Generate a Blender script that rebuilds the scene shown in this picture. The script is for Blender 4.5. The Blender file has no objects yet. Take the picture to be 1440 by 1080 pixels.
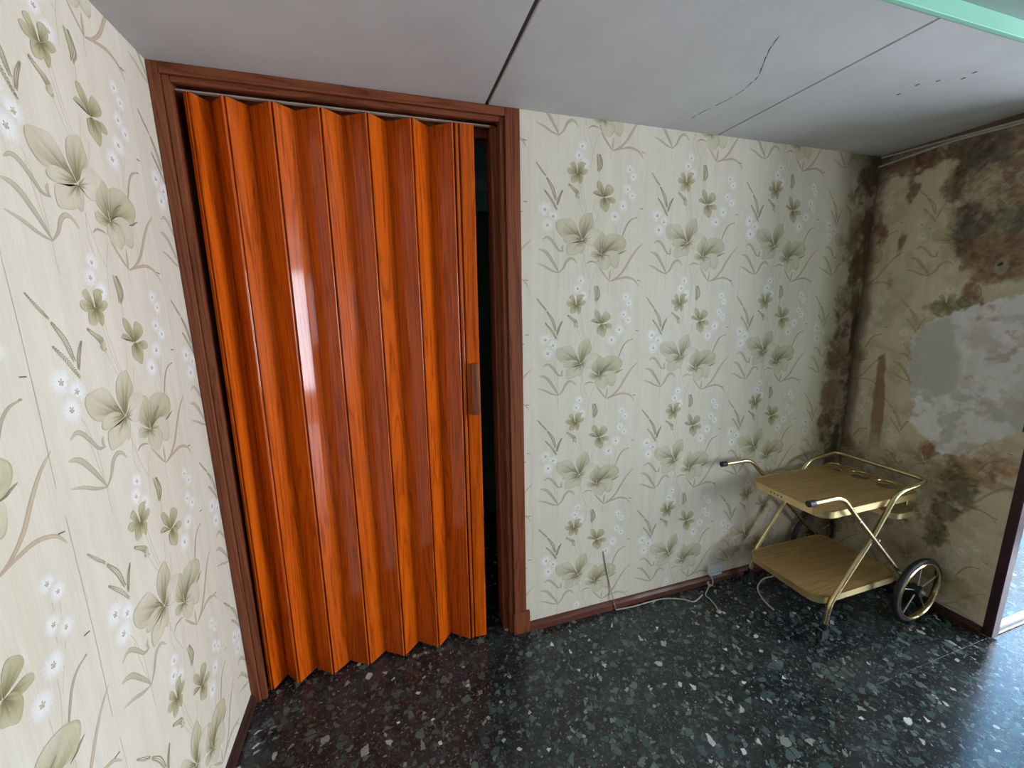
import bpy, bmesh, math, random
import numpy as np
from mathutils import Vector, Matrix

random.seed(7); rng = np.random.default_rng(7)
scene = bpy.context.scene
COL = scene.collection
H = 2.5            # height of the panelled ceiling
XR = 3.4624        # damp wall on the right
YE = -0.836        # where the panelled ceiling stops
HG = 2.546         # green ceiling beyond it
XF, YB = 6.6, -5.4 # far sides of the room behind the camera

# ------------------------------------------------------------------ camera, sky, exposure
cam_d = bpy.data.cameras.new('camera'); cam = bpy.data.objects.new('camera', cam_d); COL.objects.link(cam)
yaw, pitch, roll = 0.29818, -0.18777, -0.01918
fw = Vector((math.sin(yaw)*math.cos(pitch), math.cos(yaw)*math.cos(pitch), math.sin(pitch)))
rt = Vector((math.cos(yaw), -math.sin(yaw), 0)); up = rt.cross(fw)
r2 = rt*math.cos(roll) + up*math.sin(roll); u2 = -rt*math.sin(roll) + up*math.cos(roll)
M = Matrix((r2, u2, -fw)).transposed().to_4x4(); M.translation = Vector((0.68431, -1.7457, 1.68753))
cam.matrix_world = M
cam_d.sensor_width = 36; cam_d.lens = 561.137/1440*36; cam_d.clip_start = 0.01
scene.camera = cam

world = bpy.data.worlds.new('sky'); scene.world = world; world.use_nodes = True
bg = world.node_tree.nodes['Background']
bg.inputs[0].default_value = (0.79, 0.875, 1.0, 1); bg.inputs[1].default_value = 13.0      # bright overcast sky

def portal(name, loc, direction, sx, sy):          # helps the renderer find the sky through a window opening
    d = bpy.data.lights.new(name, 'AREA'); d.shape = 'RECTANGLE'; d.size = sx; d.size_y = sy
    d.cycles.is_portal = True
    o = bpy.data.objects.new(name, d); COL.objects.link(o); o.location = loc
    o.rotation_euler = Vector(direction).to_track_quat('-Z', 'Y').to_euler()
ADDED_WIN = (-4.30, -1.02, 0.10, 2.40)                   # y0 y1 z0 z1 of an unseen big window, added for the door reflections
ADDED_WIN2 = (4.75, 5.70, 0.95, 2.35)                    # x0 x1 z0 z1 of an unseen smaller window, added as front light
DOORX = (3.465, 4.75)                              # balcony door
portal('window_sky', (XF+0.12, (ADDED_WIN[0]+ADDED_WIN[1])/2, (ADDED_WIN[2]+ADDED_WIN[3])/2), (-1, 0, 0), ADDED_WIN[1]-ADDED_WIN[0], ADDED_WIN[3]-ADDED_WIN[2])
portal('front_sky', ((ADDED_WIN2[0]+ADDED_WIN2[1])/2, YB-.12, (ADDED_WIN2[2]+ADDED_WIN2[3])/2), (0, 1, 0), ADDED_WIN2[1]-ADDED_WIN2[0], ADDED_WIN2[3]-ADDED_WIN2[2])
portal('hall_sky', (3.2, .70, 1.95), (-1, 0, 0), .24, .24)  # sky for the opening added at the hall end
portal('balcony_sky', ((DOORX[0]+DOORX[1])/2, -0.68, 1.12), (0, -1, 0), DOORX[1]-DOORX[0], 2.2)

vs = scene.view_settings
vs.view_transform = 'Standard'; vs.look = 'None'; vs.gamma = 1; vs.use_curve_mapping = False
vs.exposure = 0.86
scene.cycles.max_bounces = 10; scene.cycles.diffuse_bounces = 6; scene.cycles.glossy_bounces = 4

# ------------------------------------------------------------------ helpers
ORG = {}
def link(o): COL.objects.link(o); return o
def tag(o, label=None, cat=None, group=None, kind=None):
    if label: o['label'] = label
    if cat: o['category'] = cat
    if group: o['group'] = group
    if kind: o['kind'] = kind
    return o
def empty(name, loc, label=None, cat=None, group=None, kind=None):
    o = link(bpy.data.objects.new(name, None)); o.location = loc; o.empty_display_size = 0.05
    ORG[o.name] = Vector(loc); return tag(o, label, cat, group, kind)
def obj(name, bm, mat, parent=None, smooth=False):
    """bm holds world coordinates; children keep them relative to their thing's base"""
    me = bpy.data.meshes.new(name)
    if isinstance(bm, bmesh.types.BMesh):
        org = ORG.get(parent.name, Vector()) if parent else Vector()
        if org.length: bmesh.ops.translate(bm, verts=bm.verts, vec=-org)
        bm.normal_update(); bm.to_mesh(me); bm.free()
    else: me = bm
    if mat: me.materials.append(mat)
    if smooth:
        me.polygons.foreach_set('use_smooth', [True]*len(me.polygons))
        try: me.set_sharp_from_angle(angle=math.radians(40))
        except Exception: pass
    o = link(bpy.data.objects.new(name, me))
    if parent:
        o.parent = parent; ORG[o.name] = ORG.get(parent.name, Vector())
    return o
def new(): return bmesh.new()
def box(bm, x0, x1, y0, y1, z0, z1, bevel=0.0, seg=1):
    r = bmesh.ops.create_cube(bm, size=1)['verts']
    for v in r:
        v.co = Vector((x0+(v.co.x+.5)*(x1-x0), y0+(v.co.y+.5)*(y1-y0), z0+(v.co.z+.5)*(z1-z0)))
    if bevel:
        es = list({e for v in r for e in v.link_edges})
        bmesh.ops.bevel(bm, geom=es, offset=bevel, segments=seg, profile=.5, affect='EDGES')
    return bm
def B(*a, **k): return box(new(), *a, **k)
def prism(bm, poly, z0, z1):
    """poly: closed list of (x,y), extruded in z"""
    lo = [bm.verts.new((x, y, z0)) for x, y in poly]; hi = [bm.verts.new((x, y, z1)) for x, y in poly]
    n = len(poly)
    for i in range(n): bm.faces.new((lo[i], lo[(i+1) % n], hi[(i+1) % n], hi[i]))
    bm.faces.new(lo[::-1]); bm.faces.new(hi)
    bmesh.ops.recalc_face_normals(bm, faces=bm.faces); return bm
def fillet(pts, r, n=6):
    pts = [Vector(p) for p in pts]; out = [pts[0]]
    for a, b, c in zip(pts, pts[1:], pts[2:]):
        d1, d2 = (a-b), (c-b); k = min(r, d1.length*.45, d2.length*.45)
        p, q = b+d1.normalized()*k, b+d2.normalized()*k
        for i in range(n+1):
            t = i/n; out.append(p*(1-t)**2 + b*2*t*(1-t) + q*t*t)
    out.append(pts[-1]); return out
def tube(bm, pts, r, seg=10, caps=True):
    pts = [Vector(p) for p in pts]; rings = []
    t0 = (pts[1]-pts[0]).normalized(); nrm = t0.orthogonal().normalized()
    for i, p in enumerate(pts):
        t = ((pts[min(i+1, len(pts)-1)]-pts[max(i-1, 0)])).normalized()
        nrm = (nrm - t*nrm.dot(t)).normalized(); bi = t.cross(nrm)
        rr = r[i] if isinstance(r, (list, tuple)) else r
        rings.append([bm.verts.new(p+(nrm*math.cos(a)+bi*math.sin(a))*rr) for a in [2*math.pi*k/seg for k in range(seg)]])
    for a, b in zip(rings, rings[1:]):
        for k in range(seg): bm.faces.new((a[k], a[(k+1) % seg], b[(k+1) % seg], b[k]))
    if caps: bm.faces.new(rings[0][::-1]); bm.faces.new(rings[-1])
    return bm
def smooth_path(pts, n=6):
    P = [Vector(p) for p in pts]; P = [P[0]*2-P[1]] + P + [P[-1]*2-P[-2]]; out = []
    for i in range(1, len(P)-2):
        a, b, c, d = P[i-1:i+3]
        for k in range(n):
            t = k/n; out.append(.5*((2*b)+(c-a)*t+(2*a-5*b+4*c-d)*t*t+(3*b-a-3*c+d)*t**3))
    out.append(P[-2]); return out
def torus(bm, c, R, r, axis='y', a0=0, a1=2*math.pi, n=48, m=10, sy=1.0):
    full = abs(a1-a0-2*math.pi) < 1e-6; rings = []
    for i in range(n if full else n+1):
        a = a0+(a1-a0)*i/n; ring = []
        for j in range(m):
            b = 2*math.pi*j/m; rad = R+r*math.cos(b); h = r*sy*math.sin(b)
            q = (rad*math.cos(a), h, rad*math.sin(a)) if axis == 'y' else (rad*math.cos(a), rad*math.sin(a), h)
            ring.append(bm.verts.new(Vector(c)+Vector(q)))
        rings.append(ring)
    k = len(rings)
    for i in range(k if full else k-1):
        a, b = rings[i], rings[(i+1) % k]
        for j in range(m): bm.faces.new((a[j], a[(j+1) % m], b[(j+1) % m], b[j]))
    if not full: bm.faces.new(rings[0]); bm.faces.new(rings[-1][::-1])
    bmesh.ops.recalc_face_normals(bm, faces=bm.faces); return bm
def cyl(bm, a, b, r, seg=16, r2=None):
    return tube(bm, [a, b], [r, r if r2 is None else r2], seg)
def rrect(x0, x1, y0, y1, r, n=8):
    out = []
    for cx, cy, a in ((x1-r, y1-r, 0), (x0+r, y1-r, 90), (x0+r, y0+r, 180), (x1-r, y0+r, 270)):
        for i in range(n+1):
            t = math.radians(a+90*i/n); out.append((cx+r*math.cos(t), cy+r*math.sin(t)))
    return out
def filled(loops, z0, z1):
    """flat plate with holes: first loop outside, the rest holes"""
    cu = bpy.data.curves.new('plate', 'CURVE'); cu.dimensions = '2D'; cu.fill_mode = 'BOTH'; cu.extrude = (z1-z0)/2
    for lp in loops:
        s = cu.splines.new('POLY'); s.points.add(len(lp)-1); s.use_cyclic_u = True
        for p, (x, y) in zip(s.points, lp): p.co = (x, y, 0, 1)
    o = bpy.data.objects.new('plate', cu); COL.objects.link(o)
    me = bpy.data.meshes.new_from_object(o); bm = new(); bm.from_mesh(me)
    bpy.data.objects.remove(o); bpy.data.curves.remove(cu); bpy.data.meshes.remove(me)
    bmesh.ops.remove_doubles(bm, verts=bm.verts, dist=1e-6)
    bmesh.ops.translate(bm, verts=bm.verts, vec=(0, 0, (z0+z1)/2)); return bm

# ------------------------------------------------------------------ materials
class NT:
    def __init__(s, name):
        s.m = bpy.data.materials.new(name); s.m.use_nodes = True; s.t = s.m.node_tree
        s.b = s.t.nodes['Principled BSDF']
    def n(s, kind, **kw):
        nd = s.t.nodes.new(kind)
        for k, v in kw.items():
            if k.startswith('i_'): nd.inputs[k[2:].replace('_', ' ')].default_value = v
            else: setattr(nd, k, v)
        return nd
    def l(s, a, b): s.t.links.new(a, b)
    def pos(s, scale=(1, 1, 1), obj=False):
        src = s.n('ShaderNodeTexCoord').outputs['Object'] if obj else s.n('ShaderNodeNewGeometry').outputs['Position']
        mp = s.n('ShaderNodeMapping'); mp.inputs['Scale'].default_value = scale; s.l(src, mp.inputs['Vector']); return mp
    def noise(s, vec, scale, detail=4, rough=.55, dist=0.0):
        nd = s.n('ShaderNodeTexNoise'); s.l(vec, nd.inputs['Vector'])
        nd.inputs['Scale'].default_value = scale; nd.inputs['Detail'].default_value = detail
        nd.inputs['Roughness'].default_value = rough; nd.inputs['Distortion'].default_value = dist
        return nd
    def ramp(s, fac, stops, interp='LINEAR'):
        nd = s.n('ShaderNodeValToRGB'); nd.color_ramp.interpolation = interp; e = nd.color_ramp.elements
        while len(e) < len(stops): e.new(.5)
        for el, (p, c) in zip(e, stops): el.position = p; el.color = (*c, 1) if len(c) == 3 else c
        s.l(fac, nd.inputs['Fac']); return nd.outputs['Color']
    def mix(s, fac, a, b, mode='MIX'):
        nd = s.n('ShaderNodeMix', data_type='RGBA', blend_type=mode)
        for v, i in ((fac, 0), (a, 6), (b, 7)):
            if hasattr(v, 'links'): s.l(v, nd.inputs[i])
            else: nd.inputs[i].default_value = v if i == 0 else (*v, 1)
        return nd.outputs[2]
    def math(s, op, a, b=0.0, c=0.0):
        nd = s.n('ShaderNodeMath', operation=op)
        for v, i in ((a, 0), (b, 1), (c, 2)):
            if hasattr(v, 'links'): s.l(v, nd.inputs[i])
            else: nd.inputs[i].default_value = v
        return nd.outputs[0]
    def bump(s, h, strength, dist):
        nd = s.n('ShaderNodeBump'); nd.inputs['Strength'].default_value = strength; nd.inputs['Distance'].default_value = dist
        s.l(h, nd.inputs['Height']); s.l(nd.outputs[0], s.b.inputs['Normal'])
    def col(s, c):
        if hasattr(c, 'links'): s.l(c, s.b.inputs['Base Color'])
        else: s.b.inputs['Base Color'].default_value = (*c, 1)
    def set(s, **kw):
        for k, v in kw.items():
            i = s.b.inputs[k.replace('_', ' ')]
            if hasattr(v, 'links'): s.l(v, i)
            else: i.default_value = v
        return s.m

def m_plain(name, c, rough=.5, metal=0.0, var=.12, scale=30, bump=0.0, **kw):
    t = NT(name); p = t.pos(); nz = t.noise(p.outputs[0], scale)
    t.col(t.mix(1.0, c, t.ramp(nz.outputs[0], [(.3, (1-var,)*3), (.7, (1+var*.4,)*3)]), 'MULTIPLY'))
    if bump: t.bump(nz.outputs[0], bump, .002)
    return t.set(Roughness=rough, Metallic=metal, **kw)

def m_paper():
    t = NT('printed_wallpaper'); at = t.n('ShaderNodeVertexColor', layer_name='Col')
    p = t.pos((1, 1, .035)); fib = t.noise(p.outputs[0], 330, 2, .6)          # upright silk fibres
    p2 = t.pos((1, 1, .05)); band = t.noise(p2.outputs[0], 22, 3, .6)
    p3 = t.pos(); cloud = t.noise(p3.outputs[0], 2.2, 3, .5)
    c = t.mix(1.0, at.outputs[0], t.ramp(fib.outputs[0], [(.3, (.94, .94, .935)), (.7, (1.03, 1.03, 1.03))]), 'MULTIPLY')
    c = t.mix(1.0, c, t.ramp(band.outputs[0], [(.35, (.955, .945, .925)), (.65, (1.02, 1.02, 1.025))]), 'MULTIPLY')
    c = t.mix(1.0, c, t.ramp(cloud.outputs[0], [(.35, (.965, .955, .935)), (.65, (1.01, 1.01, 1.01))]), 'MULTIPLY')
    t.col(c); t.bump(fib.outputs[0], .12, .001)
    return t.set(Roughness=.62, Specular_IOR_Level=.3)
def m_wood(name, dark, mid, light, rough, coat=0.0, grain=1.0, axis='z', coat_rough=.08, spec=.22, coat_ior=1.5):
    t = NT(name); sc = {'z': (1, 1, .045), 'x': (.045, 1, 1), 'y': (1, .045, 1)}[axis]
    tc = t.n('ShaderNodeTexCoord'); oi = t.n('ShaderNodeObjectInfo')
    ad = t.n('ShaderNodeVectorMath', operation='ADD'); t.l(tc.outputs['Object'], ad.inputs[0])
    cx = t.n('ShaderNodeCombineXYZ'); t.l(t.math('MULTIPLY', oi.outputs['Random'], 7.0), cx.inputs[0])
    t.l(t.math('MULTIPLY', oi.outputs['Random'], 31.0), cx.inputs[1]); t.l(cx.outputs[0], ad.inputs[1])
    mp = t.n('ShaderNodeMapping'); mp.inputs['Scale'].default_value = sc; t.l(ad.outputs[0], mp.inputs[0])
    a = t.noise(mp.outputs[0], 14, 3, .5, 1.2); b = t.noise(mp.outputs[0], 160, 3, .6)
    w = t.math('FRACT', t.math('MULTIPLY', a.outputs[0], 7.0))
    rings = t.ramp(w, [(0.0, (0, 0, 0)), (.55, (1, 1, 1)), (.95, (.5, .5, .5)), (1.0, (0, 0, 0))])
    f = t.math('ADD', t.math('MULTIPLY', rings, .55*grain), t.math('MULTIPLY', b.outputs[0], .6))
    t.col(t.ramp(f, [(.2, dark), (.5, mid), (.85, light)]))
    t.bump(b.outputs[0], .05, .0006)
    return t.set(Roughness=rough, Coat_Weight=coat, Coat_Roughness=coat_rough, Specular_IOR_Level=spec, Coat_IOR=coat_ior)
def m_terrazzo():
    t = NT('dark_green_terrazzo'); p = t.pos((1, 1, 0))
    wob = t.noise(p.outputs[0], 34, 2)
    wv = t.n('ShaderNodeVectorMath', operation='SCALE'); t.l(wob.outputs['Color'], wv.inputs[0]); wv.inputs['Scale'].default_value = .022
    q = t.n('ShaderNodeVectorMath', operation='ADD'); t.l(p.outputs[0], q.inputs[0]); t.l(wv.outputs[0], q.inputs[1])
    base = t.ramp(t.noise(p.outputs[0], 40, 5, .7).outputs[0], [(.3, (.006, .007, .008)), (.55, (.016, .019, .020)), (.8, (.045, .055, .055))])
    c = base
    for i, (sc, thr, cols) in enumerate((
            (150, .74, [(0, (.012, .016, .016)), (.5, (.045, .052, .05)), (.9, (.10, .11, .105)), (1, (.30, .30, .28))]),
            (58, .76, [(0, (.015, .025, .024)), (.5, (.046, .072, .066)), (.85, (.13, .16, .15)), (.95, (.24, .26, .24)), (1, (.68, .69, .66))]),
            (33, .84, [(0, (.018, .033, .030)), (.5, (.048, .090, .082)), (.88, (.115, .155, .14)), (.95, (.28, .30, .27)), (1, (.66, .68, .65))]))):
        off = t.n('ShaderNodeVectorMath', operation='ADD'); t.l(q.outputs[0], off.inputs[0]); off.inputs[1].default_value = (i*3.1, i*1.7, 0)
        v = t.n('ShaderNodeTexVoronoi', voronoi_dimensions='2D', feature='F1'); e = t.n('ShaderNodeTexVoronoi', voronoi_dimensions='2D', feature='DISTANCE_TO_EDGE')
        for nd in (v, e): t.l(off.outputs[0], nd.inputs['Vector']); nd.inputs['Scale'].default_value = sc
        sp = t.n('ShaderNodeSeparateColor'); t.l(v.outputs['Color'], sp.inputs[0])
        on = t.math('GREATER_THAN', sp.outputs[0], thr)
        edge = t.ramp(e.outputs['Distance'], [(.05, (0, 0, 0)), (.11, (1, 1, 1))])
        c = t.mix(t.math('MULTIPLY', on, edge), c, t.ramp(sp.outputs[1], cols))
    dust_sheen = t.noise(t.pos((1, 1.6, 0)).outputs[0], 3.2, 6, .65)
    c = t.mix(t.ramp(dust_sheen.outputs[0], [(.42, (0, 0, 0)), (.72, (.30, .30, .30))]), c, (.088, .098, .112))  # dust haze, tinted blue to paint in the floor's sky sheen
    t.col(c)
    r = t.ramp(t.noise(p.outputs[0], 9, 5, .6).outputs[0], [(.3, (.17, .17, .17)), (.7, (.30, .30, .30))])
    return t.set(Roughness=r, Specular_IOR_Level=.55)
def m_ceiling():
    t = NT('grey_white_ceiling_paint'); p = t.pos()
    n1 = t.noise(p.outputs[0], 2.3, 4, .6); n2 = t.noise(p.outputs[0], 90, 4, .6)
    c = t.ramp(n1.outputs[0], [(.3, (.52, .52, .52)), (.7, (.61, .61, .615))])
    t.col(c); t.bump(n2.outputs[0], .08, .001); return t.set(Roughness=.75)
def m_glass():
    t = NT('window_glass'); t.col((.70, .86, .95)); return t.set(Roughness=0.0, Transmission_Weight=1.0, IOR=1.12)

MAT = dict(
    paper=m_paper(), floor=m_terrazzo(), ceil=m_ceiling(), glass=m_glass(),
    panel=m_wood('varnished_orange_wood', (.27, .036, .001), (.56, .086, .002), (.74, .14, .004), .45, 1.0, .6, coat_rough=.10, spec=.05, coat_ior=1.42),
    hinge=m_plain('dark_brown_vinyl_hinge', (.035, .010, .006), .35),
    frame=m_wood('brown_mahogany_frame', (.085, .022, .009), (.20, .056, .022), (.28, .088, .038), .45, .06, .6),
    frame_x=m_wood('brown_mahogany_header', (.085, .022, .009), (.20, .056, .022), (.28, .088, .038), .45, .06, .6, 'x'),
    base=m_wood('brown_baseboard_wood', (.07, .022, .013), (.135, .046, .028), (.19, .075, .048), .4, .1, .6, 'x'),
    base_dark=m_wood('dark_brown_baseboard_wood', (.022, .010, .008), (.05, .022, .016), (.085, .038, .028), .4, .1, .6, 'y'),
    track=m_plain('pale_metal_track', (.55, .50, .42), .4, .3),
    green=m_plain('mint_green_paint', (.30, .66, .48), .6, 0, .06, 3),
    green_dim=m_plain('mint_dimmed_for_bounce', (.27, .36, .32), .6, 0, .06, 3),  # the strip's mint, greyed and dimmed to cut green bounce light
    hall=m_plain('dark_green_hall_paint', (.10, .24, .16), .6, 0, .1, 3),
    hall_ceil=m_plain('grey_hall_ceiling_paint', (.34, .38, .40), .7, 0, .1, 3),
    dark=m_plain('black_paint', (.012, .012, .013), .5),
    joint=m_plain('dark_grey_joint', (.09, .085, .09), .8),
    plain_wall=m_plain('plain_cream_wall', (.24, .235, .22), .7, 0, .06, 4),
    maroon=m_plain('dark_maroon_lacquer', (.045, .014, .022), .35, 0, .2, 12),
    marble=m_plain('pale_marble_threshold', (.26, .25, .24), .35, 0, .15, 25),
    balcony=m_plain('pale_blue_balcony_tile', (.075, .12, .145), .85, 0, .1, 1.5),
    white=m_plain('white_masonry_paint', (.30, .33, .34), .7, 0, .08, 5),
    added_facade=m_plain('added_building_blue', (.13, .26, .38), .9, 0, .15, .6),  # blue picked to tint the reflection in the floor
    teal=m_plain('blue_green_skirting_paint', (.10, .28, .33), .5),
    brass=m_plain('pale_brass', (.78, .62, .33), .24, 1.0, .18, 14),
    brass_rim=m_plain('pale_brass_strip', (.80, .62, .30), .34, .92, .15, 9),
    laminate=m_wood('worn_oak_laminate', (.24, .145, .055), (.39, .235, .090), (.48, .31, .14), .42, 0.0, .45, 'x'),
    rubber=m_plain('black_rubber', (.016, .016, .018), .55),
    fork=m_plain('blackened_steel', (.10, .10, .11), .3, .9),
    steel=m_plain('dull_steel', (.42, .42, .42), .35, .9),
    plastic=m_plain('white_plastic', (.62, .64, .66), .4, 0, .08, 60),
    wire=m_plain('dirty_white_wire', (.50, .46, .40), .5, 0, .2, 50),
    wire_brown=m_plain('brown_wire', (.34, .25, .17), .6),
    crumb=m_plain('plaster_crumb', (.45, .40, .38), .9, 0, .3, 90),
    crack=m_plain('crack_shadow_filler', (.10, .10, .105), .9), flake=m_plain('paint_flake', (.70, .71, .72), .7),
)

# ------------------------------------------------------------------ noise and stains for the papered walls (numpy)
def hsh(i, j, s):
    n = (i*374761393 + j*668265263 + s*1442695041).astype(np.int64) & 0x7fffffff
    n = ((n ^ (n >> 13))*1274126177) & 0x7fffffff
    return ((n ^ (n >> 16)) & 0xffff)/65535.0
def vn(x, y, s):
    i, j = np.floor(x).astype(np.int64), np.floor(y).astype(np.int64); fx, fy = x-i, y-j
    fx, fy = fx*fx*(3-2*fx), fy*fy*(3-2*fy)
    return (hsh(i, j, s)*(1-fx)+hsh(i+1, j, s)*fx)*(1-fy)+(hsh(i, j+1, s)*(1-fx)+hsh(i+1, j+1, s)*fx)*fy
def fbm(x, y, f, s, o=5):
    a, t, w = 0.0, 0.0, 1.0
    for k in range(o): a = a+w*vn(x*f, y*f, s+k*17); t += w; f *= 2.03; w *= .55
    return a/t
def sst(a, b, x):
    t = np.clip((x-a)/(b-a), 0, 1); return t*t*(3-2*t)
def sdpoly(x, y, poly):
    d = np.full(x.shape, 1e9); ins = np.zeros(x.shape, bool)
    for (x1, y1), (x2, y2) in zip(poly, poly[1:]+poly[:1]):
        ex, ey = x2-x1, y2-y1; t = np.clip(((x-x1)*ex+(y-y1)*ey)/(ex*ex+ey*ey), 0, 1)
        d = np.minimum(d, np.hypot(x-x1-t*ex, y-y1-t*ey))
        c = (y1 > y) != (y2 > y); ins ^= c & (x < (x2-x1)*(y-y1)/((y2-y1) if y2 != y1 else 1e-9)+x1)
    return np.where(ins, -d, d)
PAPER = np.array((.725, .655, .535))
def lay(c, m, col):
    m = np.clip(m, 0, 1)[:, None]; return c*(1-m)+np.asarray(col)*m if np.ndim(col) == 1 else c*(1-m)+col*m
def ell(u, v, cu, cv, ru, rv): return np.hypot((u-cu)/ru, (v-cv)/rv)

PL = [(.322, 1.149), (.284, 1.305), (.283, 1.484), (.353, 1.576), (.412, 1.606), (.485, 1.656), (.575, 1.689), (.66, 1.724), (.80, 1.74),
      (.80, 1.10), (.724, 1.056), (.672, 1.018), (.60, .958), (.548, .89), (.494, .874), (.436, .927), (.375, .969), (.341, 1.03)]
GREY = [(.314, 1.208), (.28, 1.385), (.29, 1.50), (.34, 1.57), (.419, 1.60), (.46, 1.477), (.494, 1.408), (.496, 1.223), (.409, 1.167), (.373, 1.208)]
MOULD = [(.325, 2.47), (.464, 2.48), (.80, 2.50), (.80, 1.80), (.64, 1.78), (.536, 1.79), (.46, 1.93), (.377, 2.0), (.356, 2.253)]
STRIP = [(.172, 1.385), (.139, 1.365), (.142, 1.111), (.15, .80), (.215, .80), (.198, 1.122)]
def warp(u, v, k=.03, f=9, s=5):
    return u+k*(fbm(u, v, f, s)-.5)*2, v+k*(fbm(u, v, f, s+50)-.5)*2
def peel(u, v):
    a, b = warp(u, v, .045, 10, 31); return sst(.004, -.004, sdpoly(a, b, PL)+.035*(fbm(u, v, 34, 39, 4)-.5))
def stain_right(u, v, c, isprint):
    n1, n2, n3 = fbm(u, v, 5, 1), fbm(u, v, 14, 2), fbm(u, v, 45, 3, 4)
    c = c*(np.array((.95, .90, .80))*(.86+.26*n1[:, None]))
    c = lay(c, sst(.5, .7, n2)*.30, (.30, .25, .13)); c = lay(c, sst(.55, .75, n1)*.35, (.36, .38, .27))
    a, b = warp(u, v, .05, 8, 9)
    # big mould field beside and above the bare plaster
    m = sst(.05, -.06, sdpoly(a, b, MOULD)+.16*(n2-.5))
    mc = np.array((.31, .235, .155))*(.35+1.4*n3[:, None])*(.7+.6*vn(u*160, v*160, 5)[:, None])
    c = lay(c, m*(.50+.5*sst(.40, .58, n3)), mc)
    c = lay(c, m*sst(.52, .66, fbm(u, v, 10, 77))*.8, (.080, .072, .056))
    c = lay(c, m*sst(.55, .68, fbm(u, v, 13, 61))*.7, (.19, .105, .058))
    c = lay(c, m*sst(.60, .68, fbm(u, v, 26, 91))*.7, (.42, .38, .29))
    for cu, cv, ru, rv, col, k in (
            (.431, 2.00, .085, .10, (.060, .054, .043), .9), (.40, 2.36, .07, .10, (.055, .04, .03), .95), (.47, 2.37, .06, .10, (.062, .054, .042), .85),
            (.36, 2.27, .05, .09, (.09, .045, .025), .9), (.53, 1.92, .11, .10, (.19, .105, .06), .9), (.55, 1.80, .08, .06, (.20, .115, .07), .85), (.497, 1.715, .055, .075, (.13, .05, .035), .95),
            (.62, 2.40, .14, .07, (.13, .06, .032), .9), (.66, 2.15, .10, .08, (.21, .11, .06), .7), (.60, 2.05, .07, .05, (.09, .10, .06), .8),
            (.051, 2.087, .035, .10, (.14, .045, .026), .95), (.03, 2.20, .04, .09, (.13, .075, .05), .75), (.164, 2.003, .022, .06, (.13, .062, .02), .9), (.169, 2.276, .022, .06, (.12, .06, .03), .9),
            (.116, 2.42, .10, .055, (.13, .055, .032), .95), (.21, 2.42, .09, .05, (.12, .05, .03), .95), (.322, 2.41, .04, .06, (.10, .045, .022), .95), (.15, 2.36, .02, .05, (.16, .08, .045), .8),
            (.14, 1.80, .02, .04, (.30, .16, .10), .6), (.43, 1.655, .09, .035, (.12, .125, .06), .85),
            (.449, .895, .06, .05, (.19, .075, .022), .95), (.60, .87, .16, .05, (.24, .13, .07), .75), (.72, .90, .09, .07, (.25, .13, .065), .7), (.66, .80, .13, .05, (.22, .11, .055), .65),
            (.574, .72, .075, .12, (.060, .05, .03), .9), (.55, .58, .055, .09, (.075, .06, .035), .85), (.50, .70, .09, .13, (.15, .11, .06), .6), (.535, .407, .05, .07, (.06, .055, .038), .8),
            (.50, .47, .05, .09, (.085, .06, .04), .7), (.30, .60, .16, .22, (.14, .11, .07), .6), (.08, .55, .14, .35, (.11, .09, .06), .65), (.62, .20, .13, .10, (.28, .19, .10), .45), (.40, .25, .22, .22, (.17, .13, .08), .5)):
        d = ell(a, b, cu, cv, ru, rv)+1.1*(n2-.5)+.9*(n3-.5)
        c = lay(c, sst(1.22, .50, d)*k*.88, (np.array(col)*np.array((1.25, 1.2, 1.12))+.012)*(.55+1.1*n3[:, None])*(.62+.76*vn(u*75, v*75, 8)[:, None]))
    # run-down streak along the corner
    wob = .025+.05*fbm(u*0+3, v, 6, 14)
    c = lay(c, sst(wob+.02, wob-.02, u+.05*(n2-.5))*.75*sst(.30, .55, fbm(u, v, 7, 21)+.08), np.array((.12, .07, .04))*(.6+.8*n3[:, None]))
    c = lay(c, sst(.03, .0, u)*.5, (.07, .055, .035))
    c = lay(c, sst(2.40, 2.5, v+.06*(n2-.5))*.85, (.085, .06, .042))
    sm = sst(.006, -.006, sdpoly(*warp(u, v, .012, 16, 3), STRIP)); c = lay(c, sm*.85*sst(.70, 1.0, v+.1*(n2-.5)), np.array((.27, .15, .075))*(.8+.4*n3[:, None]))
    # bare plaster where the paper is gone
    pm = peel(u, v)
    pl = np.array((.78, .77, .76))*(.80+.34*n2[:, None])
    pl = lay(pl, sst(.54, .70, fbm(u, v, 11, 44))*.5, (.58, .48, .44)); pl = lay(pl, sst(.62, .72, fbm(u, v, 17, 48))*.6, (.42, .24, .20))
    pl = lay(pl, sst(.58, .70, fbm(u, v, 20, 71))*.5, (.50, .485, .45))
    g = sst(.012, -.012, sdpoly(*warp(u, v, .02, 13, 57), GREY)); pl = lay(pl, g, np.array((.56, .55, .49))*(.93+.14*n1[:, None]))
    edge = sst(.0, -.05, sdpoly(*warp(u, v, .028, 11, 31), PL))
    low = sst(1.33, 1.18, v+.1*(n2-.5))*(1-g)
    pl = lay(pl, low*sst(.72, .30, u/1.0+.2*(n1-.5))*.8, (.90, .90, .90)); pl = lay(pl, low*sst(.50, .58, fbm(u, v, 14, 88))*.7, (.50, .475, .42))
    c = lay(c, pm, pl)
    c = lay(c, sst(1, .8, ell(u, v, .575, 1.840, .028, .042)+.5*(n2-.5))*.55, (.42, .37, .30)); c = lay(c, sst(1, .7, ell(u, v, .570, 1.848, .012, .011)), (.03, .028, .03))
    return c
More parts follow.
